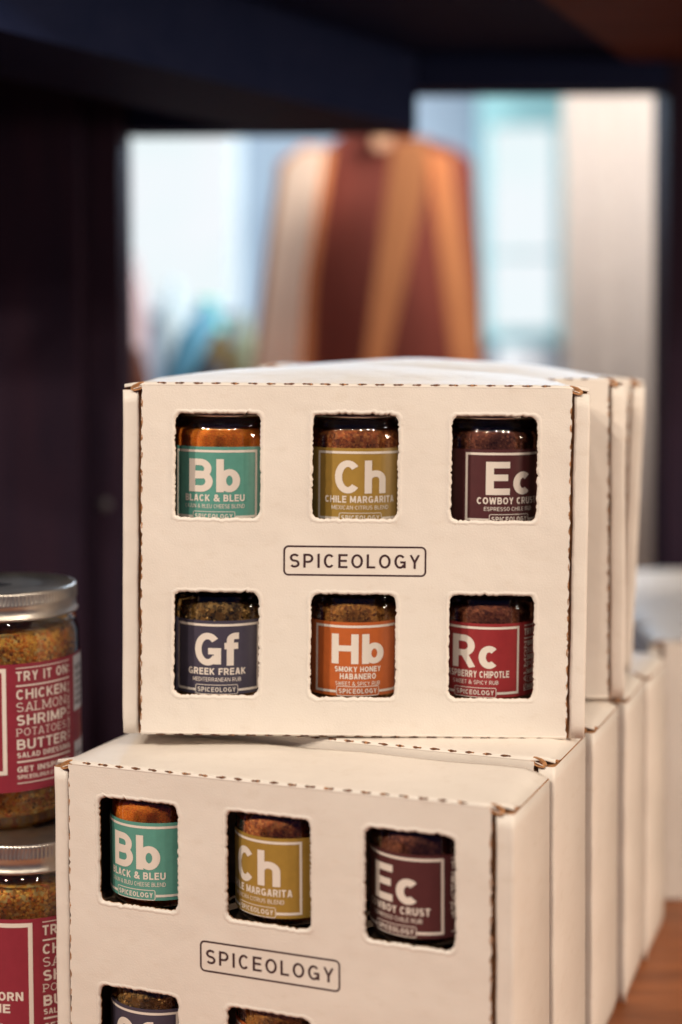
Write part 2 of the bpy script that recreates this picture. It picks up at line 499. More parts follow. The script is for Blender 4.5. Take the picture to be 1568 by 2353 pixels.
def front_panel_mesh(seed=1, dw=(0, 0)):
    bm = bmesh.new()
    rnd = random.Random(seed)
    z0, z1 = LIP, HP - LIP
    out = []
    # outline, with torn fibres on the two short sides
    nx = 24
    for i in range(nx):
        out.append((-hp + WP * i / nx, z0))
    m = 110
    for i in range(m):
        jz = 0 if i == 0 else rnd.uniform(-1, 1) * 0.00035
        if i and i % 9 in (2, 3, 4) and rnd.random() < 0.8:
            jz += 0.0006
        out.append((hp - jz * 1.0, z0 + (z1 - z0) * i / m))
    for i in range(nx):
        out.append((hp - WP * i / nx, z1))
    for i in range(m):
        jz = 0 if i == 0 else rnd.uniform(-1, 1) * 0.00035
        if i and i % 9 in (2, 3, 4) and rnd.random() < 0.8:
            jz += 0.0006
        out.append((-hp + jz, z1 - (z1 - z0) * i / m))
    loops_flat, loops_in = [], []
    for k, (cx, cz) in enumerate(WINS):
        cz += dw[k // 3]
        inner = ragged(WW, WH, 0.0046, 0.00038, seed * 31 + k)
        flat = []
        for (a, b) in inner:   # the pressed rim begins about 1.7 mm outside the cut
            l = math.hypot(a / WW, b / WH)
            flat.append((a * (1 + 0.0056 / WW) + cx, b * (1 + 0.0056 / WH) + cz))
        loops_flat.append(flat); loops_in.append([(a + cx, b + cz) for a, b in inner])
    vo = [bm.verts.new((x, 0, z)) for x, z in out]
    edges = [bm.edges.new((vo[i], vo[(i + 1) % len(vo)])) for i in range(len(vo))]
    vf = []
    for lp in loops_flat:
        v = [bm.verts.new((x, 0, z)) for x, z in lp]
        edges += [bm.edges.new((v[i], v[(i + 1) % len(v)])) for i in range(len(v))]
        vf.append(v)
    bmesh.ops.triangle_fill(bm, use_beauty=True, use_dissolve=False, edges=edges, normal=(0, -1, 0))
    for f in bm.faces:
        if f.normal.y > 0:
            f.normal_flip()
    # pressed rims
    backs = []
    for v, lp in zip(vf, loops_in):
        prev = v
        for k, (t, dy) in enumerate(((0.25, -0.00030), (0.5, -0.00045), (0.8, 0.0), (1.0, 0.0010))):
            ring = []
            for i, (x, z) in enumerate(lp):
                fx, fz = v[i].co.x, v[i].co.z
                ring.append(bm.verts.new((fx + (x - fx) * t, dy, fz + (z - fz) * t)))
            n = len(ring)
            for i in range(n):
                f = bm.faces.new((prev[i], prev[(i + 1) % n], ring[(i + 1) % n], ring[i])); f.smooth = True
                f.normal_update()
                if f.normal.y > 0: f.normal_flip()
            prev = ring
        ring = [bm.verts.new((vv.co.x, TH + 0.0002, vv.co.z)) for vv in prev]
        n = len(ring)
        for i in range(n):
            f = bm.faces.new((prev[i], prev[(i + 1) % n], ring[(i + 1) % n], ring[i])); f.material_index = 1
        backs.append(ring)
    # outer thickness + back
    vb = [bm.verts.new((v.co.x, TH, v.co.z)) for v in vo]
    n = len(vo)
    for i in range(n):
        f = bm.faces.new((vo[(i + 1) % n], vo[i], vb[i], vb[(i + 1) % n])); f.material_index = 1
    be = []
    for ring in [vb] + backs:
        for i in range(len(ring)):
            a, b = ring[i], ring[(i + 1) % len(ring)]
            e = bm.edges.get((a, b)) or bm.edges.new((a, b))
            be.append(e)
    r = bmesh.ops.triangle_fill(bm, use_beauty=True, use_dissolve=False, edges=be, normal=(0, 1, 0))
    for f in r['geom']:
        if isinstance(f, bmesh.types.BMFace):
            f.material_index = 2
    return bm

def top_panel_mesh(bulge, seed=3):
    bm = bmesh.new()
    ph = random.Random(seed).uniform(0, 6)
    nu, nv = 40, 22
    ends = ho - 0.0006
    def P(a, b):
        # a across, b from the front lip to the back
        u = -ends + 2 * ends * a
        if b < 0.25:
            t = b / 0.25 * PI / 2
            y = LIP - LIP * math.cos(t); z = -LIP + LIP * math.sin(t)
        else:
            y = LIP + (D - LIP) * (b - 0.25) / 0.75; z = 0
        au = abs(u)
        k = max(0.0, (au - (hp - 0.007)) / (ends - (hp - 0.007)))
        roll = -0.0048 * k ** 2.2
        f = max(0.0, min(1.0, (y - LIP) / (D - LIP)))
        bb = bulge * max(0.0, 1 - (u / ends) ** 2) * (math.sin(PI / 2 * f / 0.94) if f < 0.94 else 1 - 0.5 * (f - 0.94) / 0.06)
        bb += 0.0004 * math.sin(23 * u * 3 + ph) * f * (1 - k)
        # front lip only between the corner holes
        if au > hp - 0.001:
            y = max(y, 0.006 * min(1, (au - hp + 0.001) / 0.004) + y * 0.6)
        return (u, y, HP + z + roll * min(1, 0.35 + f * 3) + bb)
    sheet(bm, P, nu, nv, TH)
    return bm

def bottom_panel_mesh():
    bm = bmesh.new()
    def P(a, b):
        u = hp - 2 * hp * a
        if b < 0.25:
            t = b / 0.25 * PI / 2
            y = LIP - LIP * math.cos(t); z = LIP - LIP * math.sin(t)
        else:
            y = LIP + (D - LIP) * (b - 0.25) / 0.75; z = 0
        return (u, y, z)
    sheet(bm, P, 12, 14, TH)
    return bm

def side_wall_mesh(s):
    """double wall folded over on itself, about 12 mm thick"""
    bm = bmesh.new()
    pr = [(hp - 0.0008, 0.0058), (hp + 0.0017, 0.0058), (hp + 0.0019, 0.0034), (hp + 0.0024, 0.0026), (hp + 0.0036, 0.0023)]
    pr += [(ho - 0.0022, 0.0020), (ho - 0.0012, 0.0023), (ho - 0.0004, 0.0031), (ho, 0.0046), (ho, D), (hp - 0.0008, D)]
    mats = [1, 1, 0, 0, 0, 0, 0, 0, 0, 0, 2]
    zt, zb = HP - 0.0052, 0.0
    rnd = random.Random(11 + s)
    lay = []
    nz = 24
    for k in range(nz + 1):
        z = zb + (zt - zb) * k / nz
        w = 0.0002 * math.sin(k * 0.9 + s) + 0.00012 * rnd.uniform(-1, 1)
        pinch = 0.0022 * max(0.0, 1 - k / 1.3) ** 2  # rounded foot
        lay.append([bm.verts.new((s * (x + (w if 1 < i < 8 else 0) - (pinch if i in (8, 9) else 0)), y + (pinch if 2 <= i <= 8 else 0), z)) for i, (x, y) in enumerate(pr)])
    n = len(pr)
    for k in range(nz):
        for i in range(n):
            j = (i + 1) % n
            q = [lay[k][i], lay[k][j], lay[k + 1][j], lay[k + 1][i]]
            if s < 0: q.reverse()
            f = bm.faces.new(q); f.material_index = mats[i]
            f.smooth = 2 <= i <= 8
    for L, fl in ((lay[0], True), (lay[-1], False)):
        q = list(L)
        if (s < 0) != fl: q.reverse()
        f = bm.faces.new(q); f.material_index = 1 if not fl else 0
    return bm

def slits_mesh(top, seed):
    """brown torn cuts along a perforated fold"""
    bm = bmesh.new()
    rnd = random.Random(seed)
    x = -hp + 0.0125
    while x < hp - 0.008:
        L = rnd.uniform(0.0058, 0.0071)
        ph = rnd.uniform(0, 6)
        n = 9
        lo, hi = [], []
        for i in range(n):
            t = i / (n - 1)
            e = math.sin(PI * min(1, max(0, t))) ** 0.25
            mid = 0.78 + 0.06 * math.sin(ph + t * 4)
            hw = (0.29 + 0.09 * math.sin(ph * 2 + t * 9) + rnd.uniform(-0.03, 0.03)) * e
            for lst, a in ((lo, mid - hw), (hi, mid + hw)):
                r = LIP + 0.00022
                y = LIP - r * math.cos(a); zz = r * math.sin(a) - LIP
                lst.append(bm.verts.new((x + L * (t - 0.5), y, (HP + zz) if top else (-zz))))
        for i in range(n - 1):
            q = (lo[i], lo[i + 1], hi[i + 1], hi[i])
            f = bm.faces.new(q if top else q[::-1])
            f.material_index = 1 if rnd.random() < 0.15 else 0
        x += 0.0112 + rnd.uniform(-0.0003, 0.0003)
    return bm

def side_tears_mesh(s, seed):
    bm = bmesh.new()
    rnd = random.Random(seed)
    z = 0.012
    while z < HP - 0.012:
        L = rnd.uniform(0.004, 0.006); n = 7
        a, b = [], []
        for i in range(n):
            t = i / (n - 1)
            w = (0.0004 + rnd.uniform(0.0, 0.0006)) * math.sin(PI * t) ** 0.5
            a.append(bm.verts.new((s * (hp - 0.0001), -0.00018, z + L * (t - 0.5))))
            b.append(bm.verts.new((s * (hp - 0.0001 - w), -0.00018, z + L * (t - 0.5))))
        for i in range(n - 1):
            q = [a[i], a[i + 1], b[i + 1], b[i]]
            if s < 0: q.reverse()
            bm.faces.new(q)
        z += 0.0108 + rnd.uniform(-0.0006, 0.0006)
    return bm

def corner_hole_mesh(s):
    """torn oval hole where three folds meet: brown rim, dark hollow and a sliver of white"""
    bm = bmesh.new()
    rx, ry = 0.0052, 0.0030
    n = 22
    rnd = random.Random(5)
    def pos(a, k, h):
        return Vector((math.cos(a) * rx * k, math.sin(a) * ry * k, h))
    rings = []
    for k, h in ((1.0, 0.0), (0.82, 0.0006), (0.6, -0.0002), (0.5, -0.0022)):
        rings.append([bm.verts.new(pos(2 * PI * i / n, k * (1 + rnd.uniform(-0.05, 0.05)), h)) for i in range(n)])
    for q in range(3):
        for i in range(n):
            j = (i + 1) % n
            f = bm.faces.new((rings[q][i], rings[q][j], rings[q + 1][j], rings[q + 1][i])); f.material_index = 0
            f.smooth = True
    f = bm.faces.new(rings[-1]); f.material_index = 1
    add_box(bm, -rx * 0.62, rx * 0.6, -0.00035 - 0.0006, 0.00005 - 0.0006, -0.001, 0.0002, 2)
    R = Matrix.Rotation(math.radians(52), 4, 'X')
    R = Matrix.Rotation(s * math.radians(20), 4, 'Y') @ R
    bm.transform(Matrix.Translation((s * (hp + 0.0022), 0.0022, HP - 0.0030)) @ R)
    return bm

def logo_mesh(dl=0.0):
    bm = bmesh.new()
    rring(bm, 0, HP / 2 + 0.0003, 0.0884, 0.0188, 0.0032, 0.0011)
    text(bm, 'SPICEOLOGY', 0.0087, 0.0805, 0, HP / 2 - 0.0041, t=0.15, gap=0.24, wide=1.0)
    for v in bm.verts:
        v.co.y -= 0.00012
        v.co.z += dl
    return bm

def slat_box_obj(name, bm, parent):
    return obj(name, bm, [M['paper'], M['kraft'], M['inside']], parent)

def make_box(label, seed, bulge, group, dw=(0, 0), dl=0.0):
    t = thing('gift_box', label, 'box', group=group)
    o = slat_box_obj('front_panel', front_panel_mesh(seed, dw), t)
    o = slat_box_obj('top_panel', top_panel_mesh(bulge, seed), t)
    slat_box_obj('bottom_panel', bottom_panel_mesh(), t)
    for s in (-1, 1):
        slat_box_obj('side_wall', side_wall_mesh(s), t)
        obj('corner_hole', corner_hole_mesh(s), [M['kraft'], M['kraft_dark'], M['cream']], t)
        obj('torn_fold', side_tears_mesh(s, seed * 7 + s), M['kraft'], t)
    bm = bmesh.new(); add_box(bm, -hp, hp, D - TH, D - 0.0001, 0.001, HP - 0.003)
    obj('back_panel', bm, [M['paper']], t)
    obj('perforated_fold', slits_mesh(True, seed * 3 + 1), [M['kraft_dark'], M['kraft']], t)
    obj('perforated_fold', slits_mesh(False, seed * 3 + 2), [M['kraft_dark'], M['kraft']], t)
    obj('printed_logo', logo_mesh(dl), M['ink'], t)
    # kraft shelves that carry the two rows of jars
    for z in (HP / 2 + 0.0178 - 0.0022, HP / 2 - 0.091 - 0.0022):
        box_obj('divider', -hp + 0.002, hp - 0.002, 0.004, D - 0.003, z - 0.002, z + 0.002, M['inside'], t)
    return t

UP = 'gift boxes of the upper row'
LO = 'gift boxes of the lower row'
FAR = 'gift boxes of the far right row'
# pose: X, Y, yaw, tilt, height of the base
POSE_U = [(0.0065, 0.9319, -0.0120, 0.0144, HP + 0.0014), (0.0499, 1.0279, 0.0053, -0.0019, HP + 0.0022),
          (0.0738, 1.1230, 0.0300, 0.0440, HP + 0.0066)]
POSE_L = [(-0.0432, 0.8528, -0.3793, -0.0045, 0.0), (-0.0091, 0.9352, -0.3874, -0.0019, 0.0003), (0.0267, 1.0154, -0.3735, 0.0, 0.0),
          (0.0627, 1.0967, -0.3503, 0.0, 0.0), (0.0935, 1.1747, -0.3684, 0.004, 0.0)]
LAB_U = ['white gift box at the front of the upper row, all six jar windows in view',
         'second white box in the upper row, a narrow strip right of the front one',
         'tilted rearmost white box of the upper row, just before the dark right post']
LAB_L = ['turned white gift box at the bottom front, cut off by the picture edge',
         'second box of the lower row, directly behind the turned front box',
         'third box of the lower row, top corner below the second upper box',
         'fourth box of the lower row, rounded foot near the brown table edge',
         'last box of the lower row, next to the pale boxes at far right']
boxes = {}
def pose(t, p):
    t.location = (p[0], p[1], p[4]); t.rotation_euler = (0, p[3], p[2])
b_u1 = make_box(LAB_U[0], 1, 0.0105, UP); pose(b_u1, POSE_U[0])
b_l1 = make_box(LAB_L[0], 2, 0.0006, LO, (-0.0011, -0.0069), 0.0008); pose(b_l1, POSE_L[0])
b_l1.rotation_euler[0] = -0.0146; b_l1.scale = (1, 1, 0.98)
b_u2 = make_box(LAB_U[1], 4, 0.0140, UP); pose(b_u2, POSE_U[1])
plain = make_box(LAB_L[1], 5, 0.0006, LO); pose(plain, POSE_L[1])
c = copy_tree(plain); c['label'] = LAB_U[2]; c['group'] = UP; pose(c, POSE_U[2])
for i in (2, 3, 4):
    c = copy_tree(plain); c['label'] = LAB_L[i]; pose(c, POSE_L[i])
LAB_F = ['pale box at far right nearest the camera, plain front standing on the table',
         'second pale box from the front in the far right row, only its top seen',
         'middle pale box of the far right row, only its bright top seen',
         'fourth pale box from the front in the far right row, only its top seen',
         'rearmost pale box of the far right row, just before the dark post']
for i in range(5):
    c = copy_tree(plain); c['label'] = LAB_F[i]; c['group'] = FAR
    pose(c, (0.400 + 0.003 * (i % 2), 1.2513 + 0.0835 * i, 0.0, 0.0, 0.0))

# ------------------------------------------------------------------ small spice jars
JR = 0.0320
LR = JR + 0.00035
K_ = JR - 0.0300
def small_glass():
    bm = bmesh.new()
    prof = [(0.0, 0.0015), (0.022 + K_, 0.0015), (0.0262 + K_, 0.0), (0.0285 + K_, 0.0012), (0.0298 + K_, 0.004), (JR, 0.006), (JR, 0.0575), (0.0297 + K_, 0.0605), (0.0287 + K_, 0.0635),
            (0.0280 + K_, 0.0652), (0.0284 + K_, 0.0662), (0.0280 + K_, 0.0672), (0.0268 + K_, 0.0680), (0.0266 + K_, 0.0712)]
    lathe(bm, prof, 64)
    return bm
def small_contents(seed, top=0.0628):
    bm = bmesh.new()
    rnd = random.Random(seed)
    prof = [(0.0, 0.003), (0.0275 + K_, 0.003), (0.0288 + K_, 0.006), (0.0292 + K_, 0.058), (0.0284 + K_, top - 0.0008), (0.0270 + K_, top), (0.014, top + 0.0006), (0.0, top + 0.001)]
    rings = lathe(bm, prof, 64)
    for i, v in enumerate(rings[4]):
        v.co.z += 0.0009 * math.sin(i * 0.31 + seed) + rnd.uniform(-0.0004, 0.0004)
    return bm
def lid_mesh(r, z0, h, n=240, ridge_amp=0.00025):
    bm = bmesh.new()
    prof = [(r - 0.0012, z0), (r + 0.0006, z0 + 0.0002), (r + 0.0008, z0 + 0.0016), (r - 0.0002, z0 + 0.0024), (r - 0.0004, z0 + h * 0.45),
            (r + 0.0002, z0 + h * 0.52), (r - 0.0002, z0 + h * 0.58), (r - 0.0001, z0 + h * 0.86), (r - 0.0002, z0 + h * 0.93), (r - 0.0010, z0 + h), (r - 0.0016, z0 + h),
            (r - 0.0024, z0 + h - 0.0008), (r * 0.5, z0 + h - 0.0008), (0.0, z0 + h - 0.0008)]
    lathe(bm, prof, n, ridge={6: ridge_amp, 7: ridge_amp})
    return bm
FT = 0.050   # height of the frame's top edge above the jar's base
FH, FW, FL = 0.0425, 0.0292, 0.0015
def flakes_mesh(seed, count, zones, rad, sizes, zs, dz, amax=1.9):
    """loose flakes pressed against the glass; above height zs they follow the shoulder"""
    bm = bmesh.new(); rnd = random.Random(seed)
    for k in range(count):
        a = rnd.uniform(-amax, amax)
        z = rnd.uniform(*rnd.choice(zones))
        r = rad + rnd.uniform(-0.0002, 0.0008)
        if z > zs: r -= 0.0016 * (z - zs) / dz + 0.0004
        if z < 0.014: r -= (0.014 - z) * 0.8
        c = Vector((r * math.sin(a), -r * math.cos(a), z))
        q = rnd.uniform(*sizes)
        e1 = Vector((math.cos(a), math.sin(a), 0)); e2 = Vector((0, 0, 1)); nn = Vector((math.sin(a), -math.cos(a), 0))
        ph = rnd.uniform(0, PI); npt = rnd.choice((4, 5))
        tip = bm.verts.new(c + nn * q * 0.5)
        vs = [bm.verts.new(c + (e1 * math.cos(ph + 2 * PI * i / npt) + e2 * math.sin(ph + 2 * PI * i / npt)) * q * rnd.uniform(0.7, 1.2) - nn * rnd.uniform(0, 0.3) * q) for i in range(npt)]
        mi = rnd.choice((0, 0, 0, 0, 1, 1, 1, 2))
        for i in range(npt):
            f = bm.faces.new((vs[i], vs[(i + 1) % npt], tip)); f.material_index = mi
    return bm
def label_patch(r, z0, z1, a0, a1, n=72):
    bm = bmesh.new()
    A, B = [], []
    for i in range(n + 1):
        a = a0 + (a1 - a0) * i / n
        A.append(bm.verts.new((r * math.sin(a), -r * math.cos(a), z0))); B.append(bm.verts.new((r * math.sin(a), -r * math.cos(a), z1)))
    for i in range(n):
        f = bm.faces.new((A[i], A[i + 1], B[i + 1], B[i])); f.smooth = True
    return bm

def words_block(bm, x0, x1, ztop, words, vert=None, k=1.0):
    """TRY IT ON: column; heights in units of k metres"""
    w = x1 - x0
    strip(bm, x0, x1, ztop - 0.0005 * k, ztop)
    text(bm, 'TRY IT ON:', 0.0041 * k, w, x0, ztop - 0.0062 * k, 'L')
    strip(bm, x0, x1, ztop - 0.0085 * k, ztop - 0.0078 * k)
    z = ztop - 0.0098 * k
    ww = w * (0.84 if vert else 1.0)
    xs = x0
    if vert and vert[1] == 'L':
        xs = x0 + w * 0.16
    zs = z
    for wd, cap, serif in words:
        z -= cap * k
        text(bm, wd, cap * k, ww, xs, z, 'L', t=0.12 if serif else 0.20, serif=serif)
        z -= 0.0011 * k
    if vert:
        L = zs - z - 0.001 * k
        xx = (x0 + w * 0.12) if vert[1] == 'L' else x1
        text(bm, vert[0], 0.0024 * k, L, xx, z + 0.001 * k, 'L', t=0.12, serif=True, rot90=True)
    return z

def small_print(sym, names, sub, words=None, vert=None, symw=0.0265):
    out = bmesh.new()
    bm = bmesh.new()
    # frame with a gap where the badge sits
    strip(bm, -FW, FW, FT - FL, FT)
    strip(bm, -FW, -FW + FL, FT - FH, FT - FL)
    strip(bm, FW - FL, FW, FT - FH, FT - FL)
    strip(bm, -FW + FL, -0.0140, FT - FH, FT - FH + FL)
    strip(bm, 0.0140, FW - FL, FT - FH, FT - FH + FL)
    capy = FT - 0.0258 if len(names) == 1 else FT - 0.0248
    text(bm, sym, 0.0206 if len(names) == 1 else 0.0188, symw * 1.07, 0, capy - (0.0004 if len(names) == 1 else -0.0006), t=0.195, gap=0.09)
    if len(names) == 1:
        text(bm, names[0][0], 0.0043, names[0][1], 0, FT - 0.0320)
    else:
        text(bm, names[0][0], 0.0034, names[0][1], 0, FT - 0.0292)
        text(bm, names[1][0], 0.0036, names[1][1], 0, FT - 0.0338)
    text(bm, sub[0], 0.0025, sub[1], 0, FT - 0.0362 if len(names) == 1 else FT - 0.0378, t=0.13)
    rring(bm, 0, FT - 0.0413, 0.0276, 0.0062, 0.0012, 0.00042)
    text(bm, 'SPICEOLOGY', 0.0030, 0.0245, 0, FT - 0.0428, t=0.19, gap=0.17)
    if words:
        words_block(bm, FW + 0.0045, FW + 0.0255, FT, words, vert, 1.02)
        strip(bm, FW + 0.0045, FW + 0.0255, FT - FH + 0.001, FT - FH + 0.0015)
    bend(bm, LR + 0.00016)
    return bm

SB = [('BRISKET', 0.0032, False), ('BURGERS', 0.0034, True), ('BREAKFAST', 0.0032, False), ('PORK', 0.0034, True), ('MARINADE', 0.0033, False), ('CHICKEN', 0.0040, True), ('MARTINI', 0.0030, False)]
JARS = {
    'Bb': dict(names=[('BLACK & BLEU', 0.0400)], sub=('CAJUN & BLEU CHEESE BLEND', 0.0400), lab=(0.105, 0.32, 0.265), symw=0.0315,
               sp=[(0.52, 0.135, 0.012), (0.64, 0.18, 0.018), (0.60, 0.16, 0.016), (0.42, 0.10, 0.012)], sc=1100, fine=0.3,
               words=[('BURGERS', 0.0036, False), ('STEAK', 0.0034, True), ('SHRIMP', 0.0036, False), ('PASTA', 0.0034, True), ('SALAD', 0.0036, False), ('EGGS', 0.0030, False)], vert=None,
               desc='jar of orange spice with a teal label reading Bb'),
    'Ch': dict(names=[('CHILE MARGARITA', 0.0470)], sub=('MEXICAN CITRUS BLEND', 0.0375), lab=(0.36, 0.215, 0.040), symw=0.0310,
               sp=[(0.20, 0.055, 0.02), (0.40, 0.12, 0.035), (0.14, 0.04, 0.02), (0.50, 0.20, 0.06)], sc=620, fine=0.4, fl=(300, (0.0003, 0.0008), [(0.62, 0.24, 0.07), (0.40, 0.10, 0.03), (0.12, 0.03, 0.015)]),
               words=[('FISH', 0.0034, True), ('CORN', 0.0036, False), ('SALADS', 0.0032, False), ('CHICKEN', 0.0038, False), ('LEMONADE', 0.0032, False)], vert=('PORK', 'L'),
               desc='jar of reddish spice with a mustard label reading Ch'),
    'Ec': dict(names=[('COWBOY CRUST', 0.0430)], sub=('ESPRESSO CHILE RUB', 0.0340), lab=(0.085, 0.022, 0.024), symw=0.0300,
               sp=[(0.07, 0.022, 0.014), (0.16, 0.05, 0.028), (0.10, 0.03, 0.018), (0.26, 0.09, 0.045)], sc=700, fine=0.4, fl=(260, (0.0003, 0.0007), [(0.36, 0.13, 0.06), (0.20, 0.06, 0.03), (0.06, 0.02, 0.015)]),
               words=[('BEEF', 0.0038, False), ('PORK', 0.0036, True), ('VENISON', 0.0038, True), ('NUTS', 0.0040, True), ('STEAK', 0.0038, False)], vert=None,
               desc='jar of dark brown spice with a maroon label reading Ec'),
    'Gf': dict(names=[('GREEK FREAK', 0.0380)], sub=('MEDITERRANEAN RUB', 0.0315), lab=(0.060, 0.052, 0.082), symw=0.0265,
               sp=[(0.05, 0.035, 0.012), (0.26, 0.13, 0.03), (0.36, 0.19, 0.05), (0.03, 0.02, 0.01), (0.50, 0.30, 0.10)], sc=330, fine=0.6, fl=(420, (0.0008, 0.0020), [(0.42, 0.24, 0.07), (0.20, 0.12, 0.035), (0.05, 0.028, 0.012)]),
               words=[('LAMB', 0.0038, False), ('FISH', 0.0034, True), ('SALAD', 0.0036, False), ('POTATOES', 0.0034, True), ('PORK', 0.0036, False)], vert=None,
               desc='jar of coarse green herbs with a slate label reading Gf'),
    'Hb': dict(names=[('SMOKY HONEY', 0.0300), ('HABANERO', 0.0232)], sub=('SWEET & SPICY RUB', 0.0290), lab=(0.50, 0.115, 0.024), symw=0.0320,
               sp=[(0.20, 0.075, 0.02), (0.44, 0.19, 0.045), (0.55, 0.26, 0.06), (0.12, 0.04, 0.014)], sc=560, fine=0.45, fl=(500, (0.0003, 0.0008), [(0.70, 0.36, 0.08), (0.50, 0.20, 0.04), (0.15, 0.05, 0.02)]),
               words=[('WINGS', 0.0038, False), ('CORN', 0.0034, True), ('RIBS', 0.0036, False), ('SALMON', 0.0034, True), ('NUTS', 0.0036, False)], vert=None,
               desc='jar of golden spice with an orange label reading Hb'),
    'Rc': dict(names=[('RASPBERRY CHIPOTLE', 0.0440)], sub=('SWEET & SPICY RUB', 0.0300), lab=(0.30, 0.026, 0.030), symw=0.0290,
               sp=[(0.10, 0.03, 0.018), (0.24, 0.08, 0.035), (0.16, 0.045, 0.025), (0.32, 0.11, 0.05)], sc=560, fine=0.4,
               words=SB, vert=('SALMON', 'L'),
               desc='jar of red-brown spice with a crimson label reading Rc'),
}
protos = {}
glass_me = lid_me = None
def build_small(key):
    global glass_me, lid_me
    d = JARS[key]
    t = thing('spice_jar', d['desc'], 'jar')
    if glass_me is None:
        g = obj('glass_body', small_glass(), M['glass'], t, True); glass_me = g.data
        l = obj('lid', lid_mesh(0.0305, 0.0705, 0.0125, 200), M['metal'], t, True); lid_me = l.data
    else:
        for nm, me in (('glass_body', glass_me), ('lid', lid_me)):
            o = bpy.data.objects.new(nm, me); C.objects.link(o); o.parent = t
    obj('spice', small_contents(len(key) + ord(key[0])), spice('spice_' + key.lower(), d['sp'], d['sc'], d['fine']), t, True)
    if 'fl' in d:
        cnt, sz, cs = d['fl']
        obj('spice_flakes', flakes_mesh(3, cnt, ((0.050, 0.0625),), JR - 0.0012, sz, 0.0585, 0.004, 1.5), [simple('flake_%s_%d' % (key.lower(), q), c_, 0.7) for q, c_ in enumerate(cs)], t, kind='stuff')
    lab = obj('label', label_patch(LR, 0.0055, 0.052, -2.6, 2.6), simple('label_' + key.lower(), d['lab'], 0.42, var=0.06, scale=200), t)
    obj('lettering', small_print(key, d['names'], d['sub'], d['words'], d['vert'], d['symw']), M['cream'], lab)
    protos[key] = t
    return t

KEYS = ['Bb', 'Ch', 'Ec', 'Gf', 'Hb', 'Rc']
ROWB = [HP / 2 + 0.0178, HP / 2 - 0.0910]
# how far each label is turned away from its window (radians, + turns to the right)
TURN_U = [-0.10, 0.115, 0.35, -0.01, 0.105, -0.30]
JD = 0.0385
def place_jar(t, box, i, turn, du=0.0, jd=JD, dz=(0, 0)):
    t.location = (WINS[i][0] + du, jd, ROWB[i // 3] + dz[i // 3])
    # world transform of the box applied here, so that the jar stays a thing of its own
    m = Matrix.Translation(box.location) @ box.rotation_euler.to_matrix().to_4x4() @ Matrix.Translation(t.location) @ Matrix.Rotation(turn, 4, 'Z')
    t.location = m.to_translation(); t.rotation_euler = m.to_euler()
for i, k in enumerate(KEYS):
    t = build_small(k)
    t['label'] = JARS[k]['desc'] + ', in the upper box'
    t['group'] = 'small spice jars in the gift boxes'
    place_jar(t, b_u1, i, TURN_U[i])
TURN_LOW = [-0.08, -0.26, -0.27, -0.14, -0.10, -0.20]
LOWPOS = {'Bb': 'left', 'Ch': 'middle', 'Ec': 'right'}
for i, k in enumerate(KEYS):
    c = copy_tree(protos[k])
    c['label'] = JARS[k]['desc'] + (', in the lower turned box' if i < 3 else ', in the lower turned box')
    c['group'] = 'small spice jars in the gift boxes'
    place_jar(c, b_l1, i, TURN_LOW[i], -0.0020, 0.0355, (0.0022, -0.0014))

